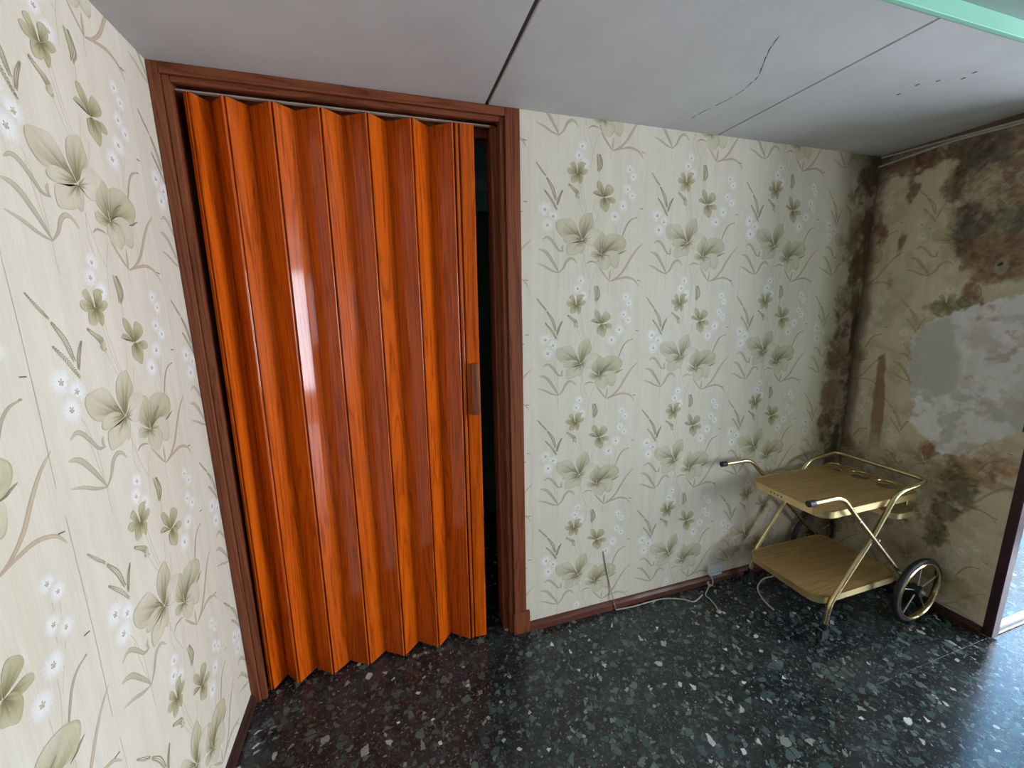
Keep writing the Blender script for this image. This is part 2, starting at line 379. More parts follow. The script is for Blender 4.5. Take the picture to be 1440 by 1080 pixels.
def relief_right(u, v):
    a = fbm(u, v, 9, 7); m = sst(.04, -.05, sdpoly(*warp(u, v, .05, 8, 9), MOULD))
    ridge = 1-np.abs(2*fbm(u+.03*a, v*1.7, 12, 12, 4)-1)
    return -.0045*peel(u, v) + m*.009*(ridge**4) + .002*(a-.5) + .004*sst(.004, -.004, sdpoly(*warp(u, v, .04, 10, 33), PL))*(1-peel(u, v))
def stain_back(u, v, c, isprint):
    n1, n2, n3 = fbm(u, v, 5, 101), fbm(u, v, 13, 102), fbm(u, v, 45, 103, 4)
    k = sst(2.3, 3.4, u); c = c*(1-k[:, None]*np.array((.10, .13, .20)))
    c = lay(c, sst(2.75, 3.45, u+.25*(n1-.5))*.35, (.33, .30, .19))
    du = XR-u
    w = .07+.16*fbm(v*0+2, v, 3.2, 114)*sst(.55, .9, v)+.05*sst(1.9, 1.3, v)
    m = sst(w+.03, w-.05, du+.16*(n2-.5)+.04*(n3-.5))*sst(.45, .75, v+.2*(n1-.5))
    c = lay(c, m*.75, np.array((.30, .205, .13))*(.65+.7*n3[:, None]))
    c = lay(c, m*sst(.50, .62, fbm(u, v, 12, 120))*.85, (.12, .055, .028)); c = lay(c, m*sst(.55, .67, fbm(u, v, 15, 121))*.7, (.10, .085, .035))
    c = lay(c, m*sst(.60, .68, fbm(u, v, 30, 122))*.6, (.38, .30, .23))
    for cu, cv, ru, rv, col, kk in ((3.43, 1.52, .03, .20, (.055, .030, .018), .97), (3.41, 1.68, .05, .10, (.12, .065, .03), .9), (3.37, 1.88, .06, .12, (.11, .065, .028), .75), (3.33, 1.35, .10, .09, (.17, .10, .045), .8),
            (3.30, 1.12, .09, .12, (.25, .155, .10), .75), (3.40, .82, .035, .10, (.055, .04, .02), .95), (3.36, .70, .06, .06, (.09, .06, .03), .85), (3.33, 2.10, .06, .18, (.16, .10, .045), .6), (3.42, 2.12, .035, .16, (.13, .05, .028), .9),
            (3.40, 2.40, .09, .08, (.08, .06, .03), .8), (3.26, .95, .03, .05, (.14, .09, .045), .7), (3.05, .30, .20, .16, (.26, .20, .13), .4), (2.60, .20, .12, .10, (.30, .21, .14), .5), (2.78, .19, .06, .06, (.16, .10, .05), .5)):
        d = ell(u, v, cu, cv, ru, rv)+.9*(n2-.5)+.5*(n3-.5)
        c = lay(c, sst(1.12, .65, d)*kk, np.array(col)*(.75+.7*n3[:, None]))
    c = lay(c, sst(.012, .0, du)*.8*sst(.5, .8, v), (.07, .05, .03))
    c = lay(c, sst(2.85, 3.4, u)*sst(1.0, .35, v+.15*(n1-.5))*.45, (.17, .14, .095))
    c = lay(c, sst(3.1, 3.45, u)*sst(2.32, 2.5, v+.08*(n2-.5))*.7, (.09, .07, .04))
    return c
def relief_back(u, v):
    du = XR-u; m = sst(.24, .05, du+.2*(fbm(u, v, 13, 102)-.5))
    return m*.006*(1-np.abs(2*fbm(u, v*1.3, 13, 140, 4)-1))**4
def stain_left(u, v, c, isprint): return c
def relief_left(u, v): return np.zeros_like(u)

# ------------------------------------------------------------------ the printed flower repeat (drawn in its own flat coordinates)
PU, PV = .577, .576
CREAM = np.array((.565, .515, .295)); OLIVE = np.array((.31, .265, .10)); DEEP = np.array((.135, .110, .030)); BROWN = np.array((.46, .30, .19)); GREYG = np.array((.34, .31, .215))
class Motif:
    # millimetres from the throat of the big lily, y downwards; conv turns drawing units into that
    def __init__(s): s.V, s.F, s.C, s.Z, s.layer, s.conv, s.soft = [], [], [], [], 0, True, 0.0
    def cv(s, pts):
        if not s.conv: return [(x, -y) for x, y in pts]
        out = []
        for X, Y in pts:
            x, y = (X-463)/500, (Y-640)/500; d = 1-.04915*x-.02858*y
            out.append((1000*(.31943*x+.00434*y)/d, -1000*(-.01801*x-.29092*y)/d))
        return out
    def add(s, pts, cols, faces):
        b = len(s.V); s.layer += 1
        for (x, y), c in zip(pts, cols):
            s.V.append((x*.001, -y*.001)); s.C.append(tuple(np.asarray(c)*(1-s.soft)+PAPER*s.soft)); s.Z.append(.00006+s.layer*.0000025)
        s.F += [tuple(b+i for i in f) for f in faces]
    def petal(s, out, c0=DEEP, c1=CREAM, c2=OLIVE, n=4, rings=7, soft=.35, reach=.75):
        out = s.cv(out); P = [Vector((x, y, 0)) for x, y in out]; k = len(P); crv = []
        for i in range(1, k):                                     # open smooth outline from throat round to throat
            a, b, c, d = P[i-1] if i > 0 else P[0], P[i], P[(i+1) % k], P[(i+2) % k]
            a = P[i-1]
            m = n if i < k-1 else 1
            for j in range(m):
                t = j/n; q = .5*((2*b)+(c-a)*t+(2*a-5*b+4*c-d)*t*t+(3*b-a-3*c+d)*t**3); crv.append((q.x, q.y))
        tx, ty = out[0]; m = len(crv); pts, cols, faces = [], [], []
        ts = [.955*r/(rings-1) for r in range(rings)]+[1.0]
        for r in range(rings+1):
            t = ts[r]
            for i, (x, y) in enumerate(crv):
                pts.append((tx+(x-tx)*t, ty+(y-ty)*t)); ph = i/m
                w = float(sst(0, reach, np.array(t+.10*math.sin(ph*31)+.06*math.sin(ph*57+2))))
                c = c0*(1-w)+c1*w
                side = abs(ph-.5)*2; c = c*(1-.22*side*t)                     # a tone along one side
                if r >= rings-1: k2 = (.75 if r == rings else .10)*(.6+.4*math.sin(ph*9+len(out))); c = c*(1-k2)+c2*k2
                if soft and ph < .5: k3 = soft*t*t*math.sin(ph*2*math.pi); c = c*(1-k3)+PAPER*k3
                cols.append(c)
        for r in range(rings):
            for i in range(m-1): faces.append((r*m+i, r*m+i+1, (r+1)*m+i+1, (r+1)*m+i))
        s.add(pts, cols, faces)
    def leaf(s, path, w, c0, c1, n=5, base=.15, edge=None, raw=False):
        if not raw: path = s.cv(path); w *= .62
        P = smooth_path([(x, y, 0) for x, y in path], n); L = len(P); pts, cols, faces = [], [], []
        for i, p in enumerate(P):
            d = (P[min(i+1, L-1)]-P[max(i-1, 0)]).normalized(); nn = Vector((-d.y, d.x, 0)); t = i/(L-1)
            h = w*(base+(1-base)*math.sin(math.pi*min(1, t*.95+.02))**.8)*.5
            c = np.array(c0)*(1-t)+np.array(c1)*t; e = np.array(edge if edge is not None else c*.72)
            for k, cc in ((-1, e), (-.35, c), (.35, c*1.06), (1, e)): pts.append((p.x+nn.x*h*k, p.y+nn.y*h*k)); cols.append(cc)
        for i in range(L-1):
            for k in range(3): a = i*4+k; faces.append((a, a+1, a+5, a+4))
        s.add(pts, cols, faces)
    def line(s, path, w, c, c1=None, raw=False):
        if not raw: path = s.cv(path); w *= .62
        P = smooth_path([(x, y, 0) for x, y in path], 5); L = len(P); pts, cols, faces = [], [], []
        for i, p in enumerate(P):
            d = (P[min(i+1, L-1)]-P[max(i-1, 0)]).normalized(); nn = Vector((-d.y, d.x, 0)); t = i/(L-1)
            for k in (-.5, .5): pts.append((p.x+nn.x*w*k, p.y+nn.y*w*k)); cols.append(np.array(c)*(1-t)+np.array(c1 if c1 is not None else c)*t)
        for i in range(L-1): faces.append((2*i, 2*i+1, 2*i+3, 2*i+2))
        s.add(pts, cols, faces)
    def disc(s, x, y, r, c0, c1, n=10, sq=1.0, spikes=False, rings=3, raw=False):
        if not raw: (x, y), r = s.cv([(x, y)])[0], r*.60
        pts, cols, faces = [(x, y)], [np.array(c0)], []
        for q in range(1, rings+1):
            t = q/rings
            for i in range(n):
                a = 2*math.pi*i/n; rr = r*t*(1+(.16 if i % 2 else -.12)*t if spikes else 1)
                pts.append((x+rr*math.cos(a), y+rr*sq*math.sin(a))); w = t**1.3; cols.append(np.array(c0)*(1-w)+np.array(c1)*w)
        for i in range(n): faces.append((0, 1+i, 1+(i+1) % n))
        for q in range(rings-1):
            for i in range(n): a, b = 1+q*n+i, 1+q*n+(i+1) % n; faces.append((a, b, b+n, a+n))
        s.add(pts, cols, faces)
    def dandelion(s, x, y, r):
        (x, y), r = s.cv([(x, y)])[0], r*.60
        s.disc(x, y, r, PAPER*.35+np.array((.85, .86, .87))*.65, PAPER, 30, 1.0, True, raw=True); s.disc(x, y, r*.72, (.90, .905, .91), PAPER*.45+np.array((.80, .81, .82))*.55, 26, 1.0, True, 2, raw=True)
        s.disc(x, y+r*.05, r*.17, BROWN*.9, BROWN*.7+PAPER*.5, 8, 1, False, 2, raw=True)
        for k in range(5):
            a = k*1.3+x; s.disc(x+r*.17*math.cos(a), y+r*.17*math.sin(a), r*.06, DEEP*.9, BROWN*.8, 5, 1, False, 1, raw=True)
    def spike(s, path, w):
        path = s.cv(path); w *= .62; P = smooth_path([(x, y, 0) for x, y in path], 7); s.line(path, 1.3, DEEP*.9, raw=True)
        for i, p in enumerate(P):
            d = (P[min(i+1, len(P)-1)]-P[max(i-1, 0)]).normalized(); nn = Vector((-d.y, d.x, 0)); t = i/(len(P)-1); h = w*(.25+.75*math.sin(math.pi*(.12+.80*t)))
            for k in (-1, 1):
                a = p+nn*h*.36*k; b = a-d*w*.75+nn*h*.34*k
                s.leaf([(a.x, a.y), ((a.x+b.x)/2, (a.y+b.y)/2), (b.x, b.y)], w*.36, DEEP*(1.0 if k > 0 else 1.9), OLIVE*1.05, 2, raw=True)
BIGL = [[(2, 3), (-15, 42), (-32, 71), (-51, 90), (-77, 89), (-112, 83), (-124, 68), (-121, 41), (-103, 18), (-80, 11), (-45, 24), (-14, 16)], [(3, 3), (-18, 19), (-45, 23), (-70, 18), (-87, 0), (-79, -13), (-48, -15), (-16, -9)], [(6, 3), (-9, 50), (-3, 90), (17, 111), (48, 120), (59, 94), (62, 64), (36, 30)], [(8, -1), (-18, -12), (-63, -18), (-74, -38), (-70, -68), (-31, -66), (-7, -57), (2, -64), (15, -48), (22, -17)], [(10, -2), (34, 40), (66, 54), (99, 45), (98, 25), (78, 3), (64, -25), (36, -22), (21, -8)]]
BIGR = [[(106, -64), (70, -37), (68, -9), (86, 28), (107, 38), (125, 19), (124, -16), (114, -50)], [(110, -63), (115, -14), (128, 19), (156, 33), (200, 28), (236, 2), (231, -32), (200, -55), (155, -44), (131, -48)], [(106, -65), (74, -48), (53, -53), (53, -71), (74, -81), (91, -79)], [(109, -65), (134, -49), (170, -43), (205, -61), (203, -99), (188, -122), (164, -117), (144, -96)], [(106, -65), (91, -79), (88, -99), (107, -126), (132, -133), (154, -114), (162, -90), (143, -69)]]
LIL1 = [[(-21, 284), (-39, 297), (-62, 303), (-72, 293), (-64, 279), (-50, 275), (-30, 281)], [(-25, 284), (-48, 304), (-56, 319), (-40, 329), (-29, 312), (-24, 294)], [(-19, 284), (-18, 317), (-9, 329), (9, 331), (12, 312), (0, 295)], [(-18, 283), (7, 301), (22, 303), (29, 294), (15, 280), (-5, 275)], [(-19, 284), (-45, 277), (-52, 257), (-47, 243), (-28, 244), (-19, 253), (-7, 239), (6, 267), (-7, 279)]]
LIL2 = [[(107, 190), (79, 201), (57, 205), (70, 217), (89, 209)], [(109, 190), (88, 215), (77, 238), (79, 256), (94, 255), (112, 228), (114, 205)], [(112, 190), (117, 224), (134, 247), (158, 237), (162, 216), (138, 198)], [(119, 187), (152, 193), (172, 185), (170, 169), (144, 167), (128, 176)], [(113, 189), (95, 179), (94, 150), (107, 138), (128, 126), (144, 156), (137, 179), (124, 188)]]
def motif():
    g = Motif(); g.soft = .28; ST = GREYG*1.25; ST2 = np.array((.46, .41, .33))
    # stems
    for pth in ([(455, 225), (478, 350), (505, 450)], [(467, 150), (485, 300), (515, 440)], [(440, 325), (470, 410), (490, 450)], [(575, 335), (548, 450), (540, 520)], [(602, 418), (570, 520), (548, 560)],
                [(265, 418), (285, 500), (290, 560)], [(195, 560), (240, 610), (262, 690)], [(280, 905), (278, 820), (275, 730)], [(280, 905), (255, 760), (240, 640)],
                [(282, 905), (279, 970), (281, 1025)], [(478, 725), (508, 860), (542, 950)], [(586, 838), (560, 900), (545, 950)], [(545, 945), (535, 1010), (525, 1080)], [(682, 932), (676, 975), (678, 1010)],
                [(612, 95), (608, 150), (600, 200)], [(500, 940), (470, 850), (490, 740)]): g.line(pth, 2.6, ST)
    for pth in ([(735, 455), (738, 520), (735, 585)], [(800, 365), (790, 470), (765, 590)], [(830, 235), (830, 290), (805, 345)], [(853, 90), (850, 160), (836, 215)], [(872, 285), (850, 330), (800, 470)], [(880, 140), (872, 200), (860, 240)],
                [(455, 960), (448, 1000), (440, 1010)]): g.line(pth, 2.4, ST2)
    for x, y, r in ((175, 435, 62), (240, 482, 55), (195, 550, 60), (460, 945, 45), (435, 1010, 50), (482, 1057, 48), (853, 72, 42), (880, 125, 40), (835, 222, 44), (872, 268, 42), (798, 350, 54), (733, 437, 57)): g.dandelion(x, y, r)
    # leaves
    LF0, LF1 = GREYG*.95, CREAM*.92
    for pth, w in (([(285, 905), (250, 845), (200, 775), (165, 748), (125, 742)], 24), ([(285, 907), (230, 893), (170, 865), (110, 848)], 15), ([(285, 905), (320, 865), (345, 815), (375, 788), (405, 792), (432, 822)], 20),
                   ([(325, 738), (285, 735), (250, 690), (215, 652), (185, 645), (155, 665)], 20), ([(318, 738), (312, 715), (322, 690)], 16)): g.leaf(pth, w, LF0, LF1, edge=GREYG*.85)
    for pth, w in (([(690, 932), (745, 900), (800, 840), (850, 755), (900, 680), (955, 622)], 18), ([(690, 934), (760, 905), (830, 888), (890, 905), (922, 948)], 16), ([(688, 932), (660, 900), (632, 865), (600, 825)], 14), ([(686, 930), (690, 890), (697, 840)], 15)):
        g.leaf(pth, w, BROWN*.95, BROWN*.4+CREAM*.62, edge=BROWN*.85)
    g.leaf([(780, 612), (800, 560), (830, 490), (865, 448), (912, 430)], 13, BROWN*.8, GREYG*1.1); g.leaf([(505, 818), (530, 798), (560, 795), (592, 803)], 10, BROWN*.7, BROWN)
    g.disc(905, 431, 10, DEEP, GREYG, 7, .5)
    # wheat and buds
    for pth, w in (([(180, 180), (145, 140), (105, 88)], 10), ([(258, 348), (235, 270), (190, 198)], 17), ([(266, 422), (225, 355), (172, 292)], 13), ([(274, 388), (290, 335), (318, 278)], 13), ([(606, 96), (622, 50), (610, -20)], 22), ([(440, 318), (420, 275), (362, 228)], 17)): g.spike(pth, w)
    g.leaf([(445, 322), (436, 285), (410, 262), (372, 240)], 22, DEEP*.9, CREAM*.9); g.leaf([(600, 98), (606, 50), (600, 0), (590, -20)], 24, OLIVE, CREAM*.9)
    g.petal([(415, 310), (445, 280), (450, 305), (440, 325), (420, 325)], OLIVE, CREAM, DEEP, 3, 4)
    # small lilies and the two big ones, traced in millimetres
    g.conv = False; g.soft = .05
    for ps in (LIL1, LIL2):
        for q in ps: g.petal(q, DEEP*1.2, OLIVE*.30+CREAM*.60+PAPER*.08, OLIVE*.85, 4, 7, .35, .85)
    g.soft = .08
    for i, q in enumerate(BIGR): g.petal(q, DEEP*1.15, (CREAM*.72+PAPER*.24 if i < 3 else CREAM*.45+PAPER*.53), OLIVE*1.05, 5, 8, .45, .95 if i < 3 else .45)
    g.leaf([(193, -58), (211, -54), (224, -47), (241, -40)], 10, DEEP, GREYG)
    for i, q in enumerate(BIGL): g.petal(q, DEEP*1.25, (CREAM*.55+PAPER*.42, CREAM*.50+PAPER*.47, CREAM*.65+PAPER*.32, CREAM*.45+PAPER*.53, CREAM*.20+PAPER*.84)[i], OLIVE*1.05, 5, 8, .60 if i == 0 else .40, (.90, .70, 1.0, .55, .45)[i])
    g.line([(-27, 38), (-7, 22), (2, 2)], 3.5, DEEP); g.line([(0, 17), (7, -1)], 4, CREAM*1.3); g.line([(106, -37), (107, -62)], 4, CREAM*1.25)
    g.line([(171, -8), (138, -27), (117, -51)], 3.5, DEEP*1.2)
    g.conv = True; g.soft = 0.1
    g.line([(5, 392), (35, 394)], 4.5, DEEP*.8); g.line([(10, 984), (40, 986)], 4.5, DEEP*.8); g.line([(48, -120), (52, 400), (46, 820)], 1.6, PAPER*.86)
    return np.array(g.V), np.array(g.C), np.array(g.Z), g.F
MOTIF = motif()
def papered_wall(name, us, vs_, place, cols_u, z0, stain, relief, box_args):
    us, vs_ = np.asarray(us), np.asarray(vs_); nu, nv = len(us), len(vs_)
    U, V = np.meshgrid(us, vs_); U, V = U.ravel(), V.ravel()
    C = np.tile(PAPER, (U.size, 1)); D = relief(U, V)
    C = stain(U, V, C, False)
    i = np.arange(nu-1)[None, :]+np.arange(nv-1)[:, None]*nu; i = i.ravel()
    F = [tuple(f) for f in np.stack([i, i+1, i+nu+1, i+nu], 1).tolist()]
    Us, Vs, Cs, Ds = [U], [V], [C], [D]; base = U.size
    mv, mc, mz, mf = MOTIF
    for cu in cols_u:
        for r in range(-1, 6):
            x, y = mv[:, 0]+cu, mv[:, 1]+z0+r*PV
            if x.max() < us[0] or x.min() > us[-1] or y.max() < vs_[0] or y.min() > vs_[-1]: continue
            out = (x < us[0]) | (x > us[-1]) | (y < vs_[0]) | (y > vs_[-1])
            x, y = np.clip(x, us[0], us[-1]), np.clip(y, vs_[0], vs_[-1])
            Us.append(x); Vs.append(y); Cs.append(stain(x, y, mc, True)); Ds.append(relief(x, y)+mz)
            ol = out.tolist(); F += [tuple(base+k for k in f) for f in mf if not all(ol[k] for k in f)]; base += len(x)
    U, V, C, D = map(np.concatenate, (Us, Vs, Cs, Ds))
    P = place(U, V, D)
    bm = new(); box(bm, *box_args); bv = [tuple(v.co) for v in bm.verts]; n0 = len(P)
    bm.verts.index_update(); F += [tuple(n0+v.index for v in f.verts) for f in bm.faces]; bm.free()
    P = np.concatenate([P, np.array(bv)]); C = np.concatenate([C, np.tile(PAPER, (len(bv), 1))])
    me = bpy.data.meshes.new(name); me.from_pydata(P.tolist(), [], F)
    ca = me.color_attributes.new('Col', 'FLOAT_COLOR', 'POINT'); ca.data.foreach_set('color', np.concatenate([np.clip(C, .004, .95), np.ones((len(C), 1))], 1).astype(np.float32).ravel())
    sm = np.zeros(len(me.polygons), bool); sm[:(nu-1)*(nv-1)] = True; me.polygons.foreach_set('use_smooth', sm)
    me.update(); return obj(name, me, MAT['paper'])

# ------------------------------------------------------------------ room shell
# papered walls
w = papered_wall('wall_left', np.linspace(-5.4, 0.0, 60), np.linspace(0, 2.6, 40), lambda u, v, d: np.stack([d, u, v], 1), [-.462-PU*k for k in range(-1, 4)], -.305+PV, stain_left, relief_left, (-.15, -.006, -5.4, .14, 0, 2.6))
tag(w, 'sunlit left wall covered in pale floral wallpaper', 'wall', kind='structure')
ub = np.concatenate([np.linspace(1.262, 2.5, 60), np.linspace(2.5, XR, 170)[1:]])
w = papered_wall('wall_back', ub, np.linspace(0, H, 430), lambda u, v, d: np.stack([u, -d, v], 1), [.99, 1.567, 2.152, 2.722, 3.30], .262, stain_back, relief_back, (1.262, XR+.1, .008, .14, 0, H+.05))
tag(w, 'floral papered wall beside the folding door, browned at its corner', 'wall', kind='structure')
w = papered_wall('wall_right', np.linspace(0, .765, 154), np.linspace(0, H, 500), lambda u, v, d: np.stack([XR-d, -u, v], 1), [-.157, .42, .997], .235, stain_right, relief_right, (XR+.010, XR+.10, -.74, .008, 0, H+.05))
tag(w, 'short damp wall with mould stains and peeled wallpaper', 'wall', kind='structure')

# floor: terrazzo tiles near the door, a plain slab of the same terrazzo behind the camera
fl = obj('floor', B(-.15, XF+.15, YB-.15, 1.40, -.12, -.012), MAT['joint']); tag(fl, 'dark green terrazzo tile floor', 'floor', kind='structure')
T = .4355; X0, Y0 = 1.275-3*T, -.35
tile_me = {}
def tile(x0, x1, y0, y1):
    x0, x1, y0, y1 = max(x0, -.0), min(x1, XF), max(y0, YB), min(y1, 1.16)
    if x1-x0 < .01 or y1-y0 < .01: return
    key = (round(x1-x0, 4), round(y1-y0, 4))
    if key not in tile_me:
        bm = B(0, key[0], 0, key[1], -.012, 0, bevel=.0002); me = bpy.data.meshes.new('tile'); bm.to_mesh(me); bm.free(); me.materials.append(MAT['floor']); tile_me[key] = me
    o = link(bpy.data.objects.new('tile', tile_me[key])); o.location = (x0, y0, 0); o.parent = fl
for i in range(-1, 11):
    for j in range(-6, 5):
        tile(X0+i*T+.0006, X0+(i+1)*T-.0006, Y0+j*T+.0006, Y0+(j+1)*T-.0006)
ystop = Y0-6*T
tile(0, XF, YB, ystop-.0006)

# panelled ceiling
ce = obj('ceiling', B(-.1, XR+.1, YE+.004, .14, H+.009, H+.04), MAT['joint']); tag(ce, 'grey painted panel ceiling with dark joints', 'ceiling', kind='structure')
for a, b in ((0, 1.128), (1.144, 2.2945), (2.3045, XR)):
    obj('panel', B(a, b, YE, 0.0, H, H+.011, bevel=.001), MAT['ceil'], ce)
CR = [(2.041, -.114), (2.046, -.172), (2.066, -.28), (2.07, -.356), (2.056, -.412), (2.04, -.457), (1.984, -.529), (1.939, -.59), (1.91, -.647)]
bm = new(); bm2 = new(); pth = smooth_path([(x, y, H) for x, y in CR], 5)
for a in range(0, len(pth)-1):
    if a % 9 in (3, 7) and a < 28: continue
    p, q = pth[a], pth[a+1]; d = (q-p).normalized(); nn = Vector((-d.y, d.x, 0)); w0 = .0022+.0012*math.sin(a*1.7)
    for b_, o0, o1 in ((bm, -w0, 0), (bm2, 0, w0*1.2 if a > 22 else w0*.3)):
        vv = [b_.verts.new(s) for s in (p+nn*o0-Vector((0, 0, .0006)), p+nn*o1-Vector((0, 0, .0010)), q+nn*o1-Vector((0, 0, .0010)), q+nn*o0-Vector((0, 0, .0006)))]; b_.faces.new(vv)
obj('crack', bm, MAT['crack'], ce); obj('lifted_paint', bm2, MAT['flake'], ce)
bm = new()
for x, y in ((2.709, -.504), (2.695, -.572), (2.738, -.612), (2.81, -.649), (2.797, -.685)): box(bm, x-.004, x+.004, y-.006, y+.006, H-.0008, H+.0005)
obj('chip_mark', bm, MAT['crack'], ce)['kind'] = 'stuff'
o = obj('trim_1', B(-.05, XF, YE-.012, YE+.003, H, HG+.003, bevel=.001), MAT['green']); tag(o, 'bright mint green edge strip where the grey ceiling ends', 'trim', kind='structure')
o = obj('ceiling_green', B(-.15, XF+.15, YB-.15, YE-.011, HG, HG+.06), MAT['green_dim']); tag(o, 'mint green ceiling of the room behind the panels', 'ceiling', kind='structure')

# the rest of the room, behind and to the right of the camera
bm = new(); x0, x1, z0, z1 = ADDED_WIN2
box(bm, -.15, x0, YB-.15, YB, 0, HG+.05); box(bm, x1, XF+.15, YB-.15, YB, 0, HG+.05); box(bm, x0, x1, YB-.15, YB, z1, HG+.05); box(bm, x0, x1, YB-.15, YB, 0, z0)
o = obj('wall_front', bm, MAT['plain_wall']); tag(o, 'plain cream wall opposite the folding door', 'wall', kind='structure')
bm = new(); y0, y1, z0, z1 = ADDED_WIN
box(bm, XF, XF+.15, YB, y0, 0, HG+.05); box(bm, XF, XF+.15, y1, -.70, 0, HG+.05); box(bm, XF, XF+.15, y0, y1, z1, HG+.05); box(bm, XF, XF+.15, y0, y1, 0, z0)
o = obj('wall_window', bm, MAT['plain_wall']); tag(o, 'plain cream wall holding the added large window', 'wall', kind='structure')
win = empty('added_window_1', (XF+.06, y0, z0), 'large white framed window, unseen, added to light the room', 'window', kind='structure')
for a, b in ((y0, y0+.05), (y0+.80, y0+.86), (y1-.86, y1-.80), (y1-.05, y1)): obj('frame', B(XF+.03, XF+.09, a, b, z0, z1, bevel=.004), MAT['white'], win)
for a, b in ((z0, z0+.06), (z1-.06, z1)): obj('frame', B(XF+.03, XF+.09, y0+.05, y1-.05, a, b, bevel=.004), MAT['white'], win)
x0, x1, z0, z1 = ADDED_WIN2
win = empty('added_window_2', (x0, YB-.06, z0), 'smaller white framed window, unseen, added to light the door wall', 'window', kind='structure')
for a, b in ((x0, x0+.05), ((x0+x1)/2-.03, (x0+x1)/2+.03), (x1-.05, x1)): obj('frame', B(a, b, YB-.09, YB-.03, z0, z1, bevel=.004), MAT['white'], win)
for a, b in ((z0, z0+.06), (z1-.06, z1)): obj('frame', B(x0+.05, x1-.05, YB-.09, YB-.03, a, b, bevel=.004), MAT['white'], win)
# wall with the balcony door
bm = new(); x0, x1 = DOORX
box(bm, x1, XF, -.76, -.66, 0, HG+.05); box(bm, XR+.10, x1, -.76, -.66, 2.26, HG+.05)
o = obj('wall_balcony', bm, MAT['plain_wall']); tag(o, 'plain wall around the balcony door', 'wall', kind='structure')
dr = empty('door_2', (x0, -.77, 0), 'glazed balcony door with dark maroon frame past the damp wall', 'door', kind='structure')
obj('jamb', B(x0, x0+.062, -.80, -.745, .012, 2.26, bevel=.004), MAT['maroon'], dr); obj('jamb', B(x1-.062, x1, -.80, -.745, .012, 2.26, bevel=.004), MAT['maroon'], dr)
obj('head', B(x0+.062, x1-.062, -.80, -.745, 2.20, 2.26, bevel=.004), MAT['maroon'], dr)
obj('threshold', B(XR+.012, x1, -.790, -.742, 0, .010, bevel=.003), MAT['marble'], dr)
obj('glass', B(x0+.062, x1-.062, -.768, -.762, .03, 2.20), MAT['glass'], dr); obj('bottom_rail', B(x0+.062, x1-.062, -.778, -.748, .010, .032, bevel=.003), MAT['steel'], dr)
# balcony outside
o = obj('balcony_floor', B(XR+.10, 6.02, -.742, 1.6, -.12, -.01), MAT['balcony']); tag(o, 'pale blue tiled balcony floor outside the glazed door', 'floor', kind='structure')
o = obj('added_balcony_slab', B(XR+.10, 5.2, -.66, 1.6, 2.56, 2.70), MAT['white']); tag(o, 'unseen white slab added over the balcony to cut sky light', 'ceiling', kind='structure')  # slab out of view, added to shade the balcony and its door
pa = empty('balcony_parapet', (5.9, .4, 0), 'white balcony parapet with blue green skirting seen through glass', 'parapet', kind='structure')
obj('wall', B(5.9, 6.02, -.66, 1.6, -.01, 1.05, bevel=.01), MAT['white'], pa); obj('skirting', B(5.885, 5.9, -.66, 1.6, -.01, .12, bevel=.003), MAT['teal'], pa)

o = obj('added_building', B(13, 16, -.5, 13, -6, 10), MAT['added_facade']); tag(o, 'unseen blue grey building added to block sky beyond the balcony', 'building', kind='structure')  # added out of view to dim the sky mirrored in the floor

# hall behind the folding door
HY = 1.16
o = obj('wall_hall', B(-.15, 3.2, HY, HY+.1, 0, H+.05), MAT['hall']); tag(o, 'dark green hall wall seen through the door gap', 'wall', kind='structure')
bm = new(); box(bm, -.15, 0, .14, HY, 0, H+.05); box(bm, 3.1, 3.2, .14, .58, 0, H+.05); box(bm, 3.1, 3.2, .82, HY, 0, H+.05); box(bm, 3.1, 3.2, .58, .82, 0, 1.83); box(bm, 3.1, 3.2, .58, .82, 2.07, H+.05); o = obj('wall_hall_side', bm, MAT['hall']); tag(o, 'dark green hall side walls, one with an added light opening', 'wall', kind='structure')  # opening in the end wall is added to let light into the hall
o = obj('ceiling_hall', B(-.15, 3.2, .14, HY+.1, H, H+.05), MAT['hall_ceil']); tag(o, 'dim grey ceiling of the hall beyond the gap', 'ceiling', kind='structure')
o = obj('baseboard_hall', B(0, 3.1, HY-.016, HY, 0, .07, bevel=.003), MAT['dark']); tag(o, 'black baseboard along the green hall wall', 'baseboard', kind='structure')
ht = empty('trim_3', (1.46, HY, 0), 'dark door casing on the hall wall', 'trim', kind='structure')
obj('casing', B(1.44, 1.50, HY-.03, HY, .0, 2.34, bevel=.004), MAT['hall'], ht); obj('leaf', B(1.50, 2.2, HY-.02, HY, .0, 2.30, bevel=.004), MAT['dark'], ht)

# baseboards
def baseboard(name, along, a0, a1, mat, label):
    h, d = .052, .016
    prof = [(0, 0), (d, 0), (d, .030), (d*.55, .044), (d*.45, h), (0, h)]
    bm = new(); ends = []
    for a in (a0, a1):
        if along == 'back': ends.append([bm.verts.new((a, -p, z)) for p, z in prof])
        elif along == 'left': ends.append([bm.verts.new((p, a, z)) for p, z in prof])
        else: ends.append([bm.verts.new((XR-p, a, z)) for p, z in prof])
    n = len(prof)
    for i in range(n): bm.faces.new((ends[0][i], ends[0][(i+1) % n], ends[1][(i+1) % n], ends[1][i]))
    bm.faces.new(ends[0]); bm.faces.new(ends[1]); bmesh.ops.recalc_face_normals(bm, faces=bm.faces)
    return tag(obj(name, bm, mat), label, 'baseboard', kind='structure')
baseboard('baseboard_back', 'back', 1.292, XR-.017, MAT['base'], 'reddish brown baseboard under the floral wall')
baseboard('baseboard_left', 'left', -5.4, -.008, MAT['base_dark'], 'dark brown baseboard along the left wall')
baseboard('baseboard_right', 'right', -.765, -.0005, MAT['base_dark'], 'dark brown baseboard under the damp wall')

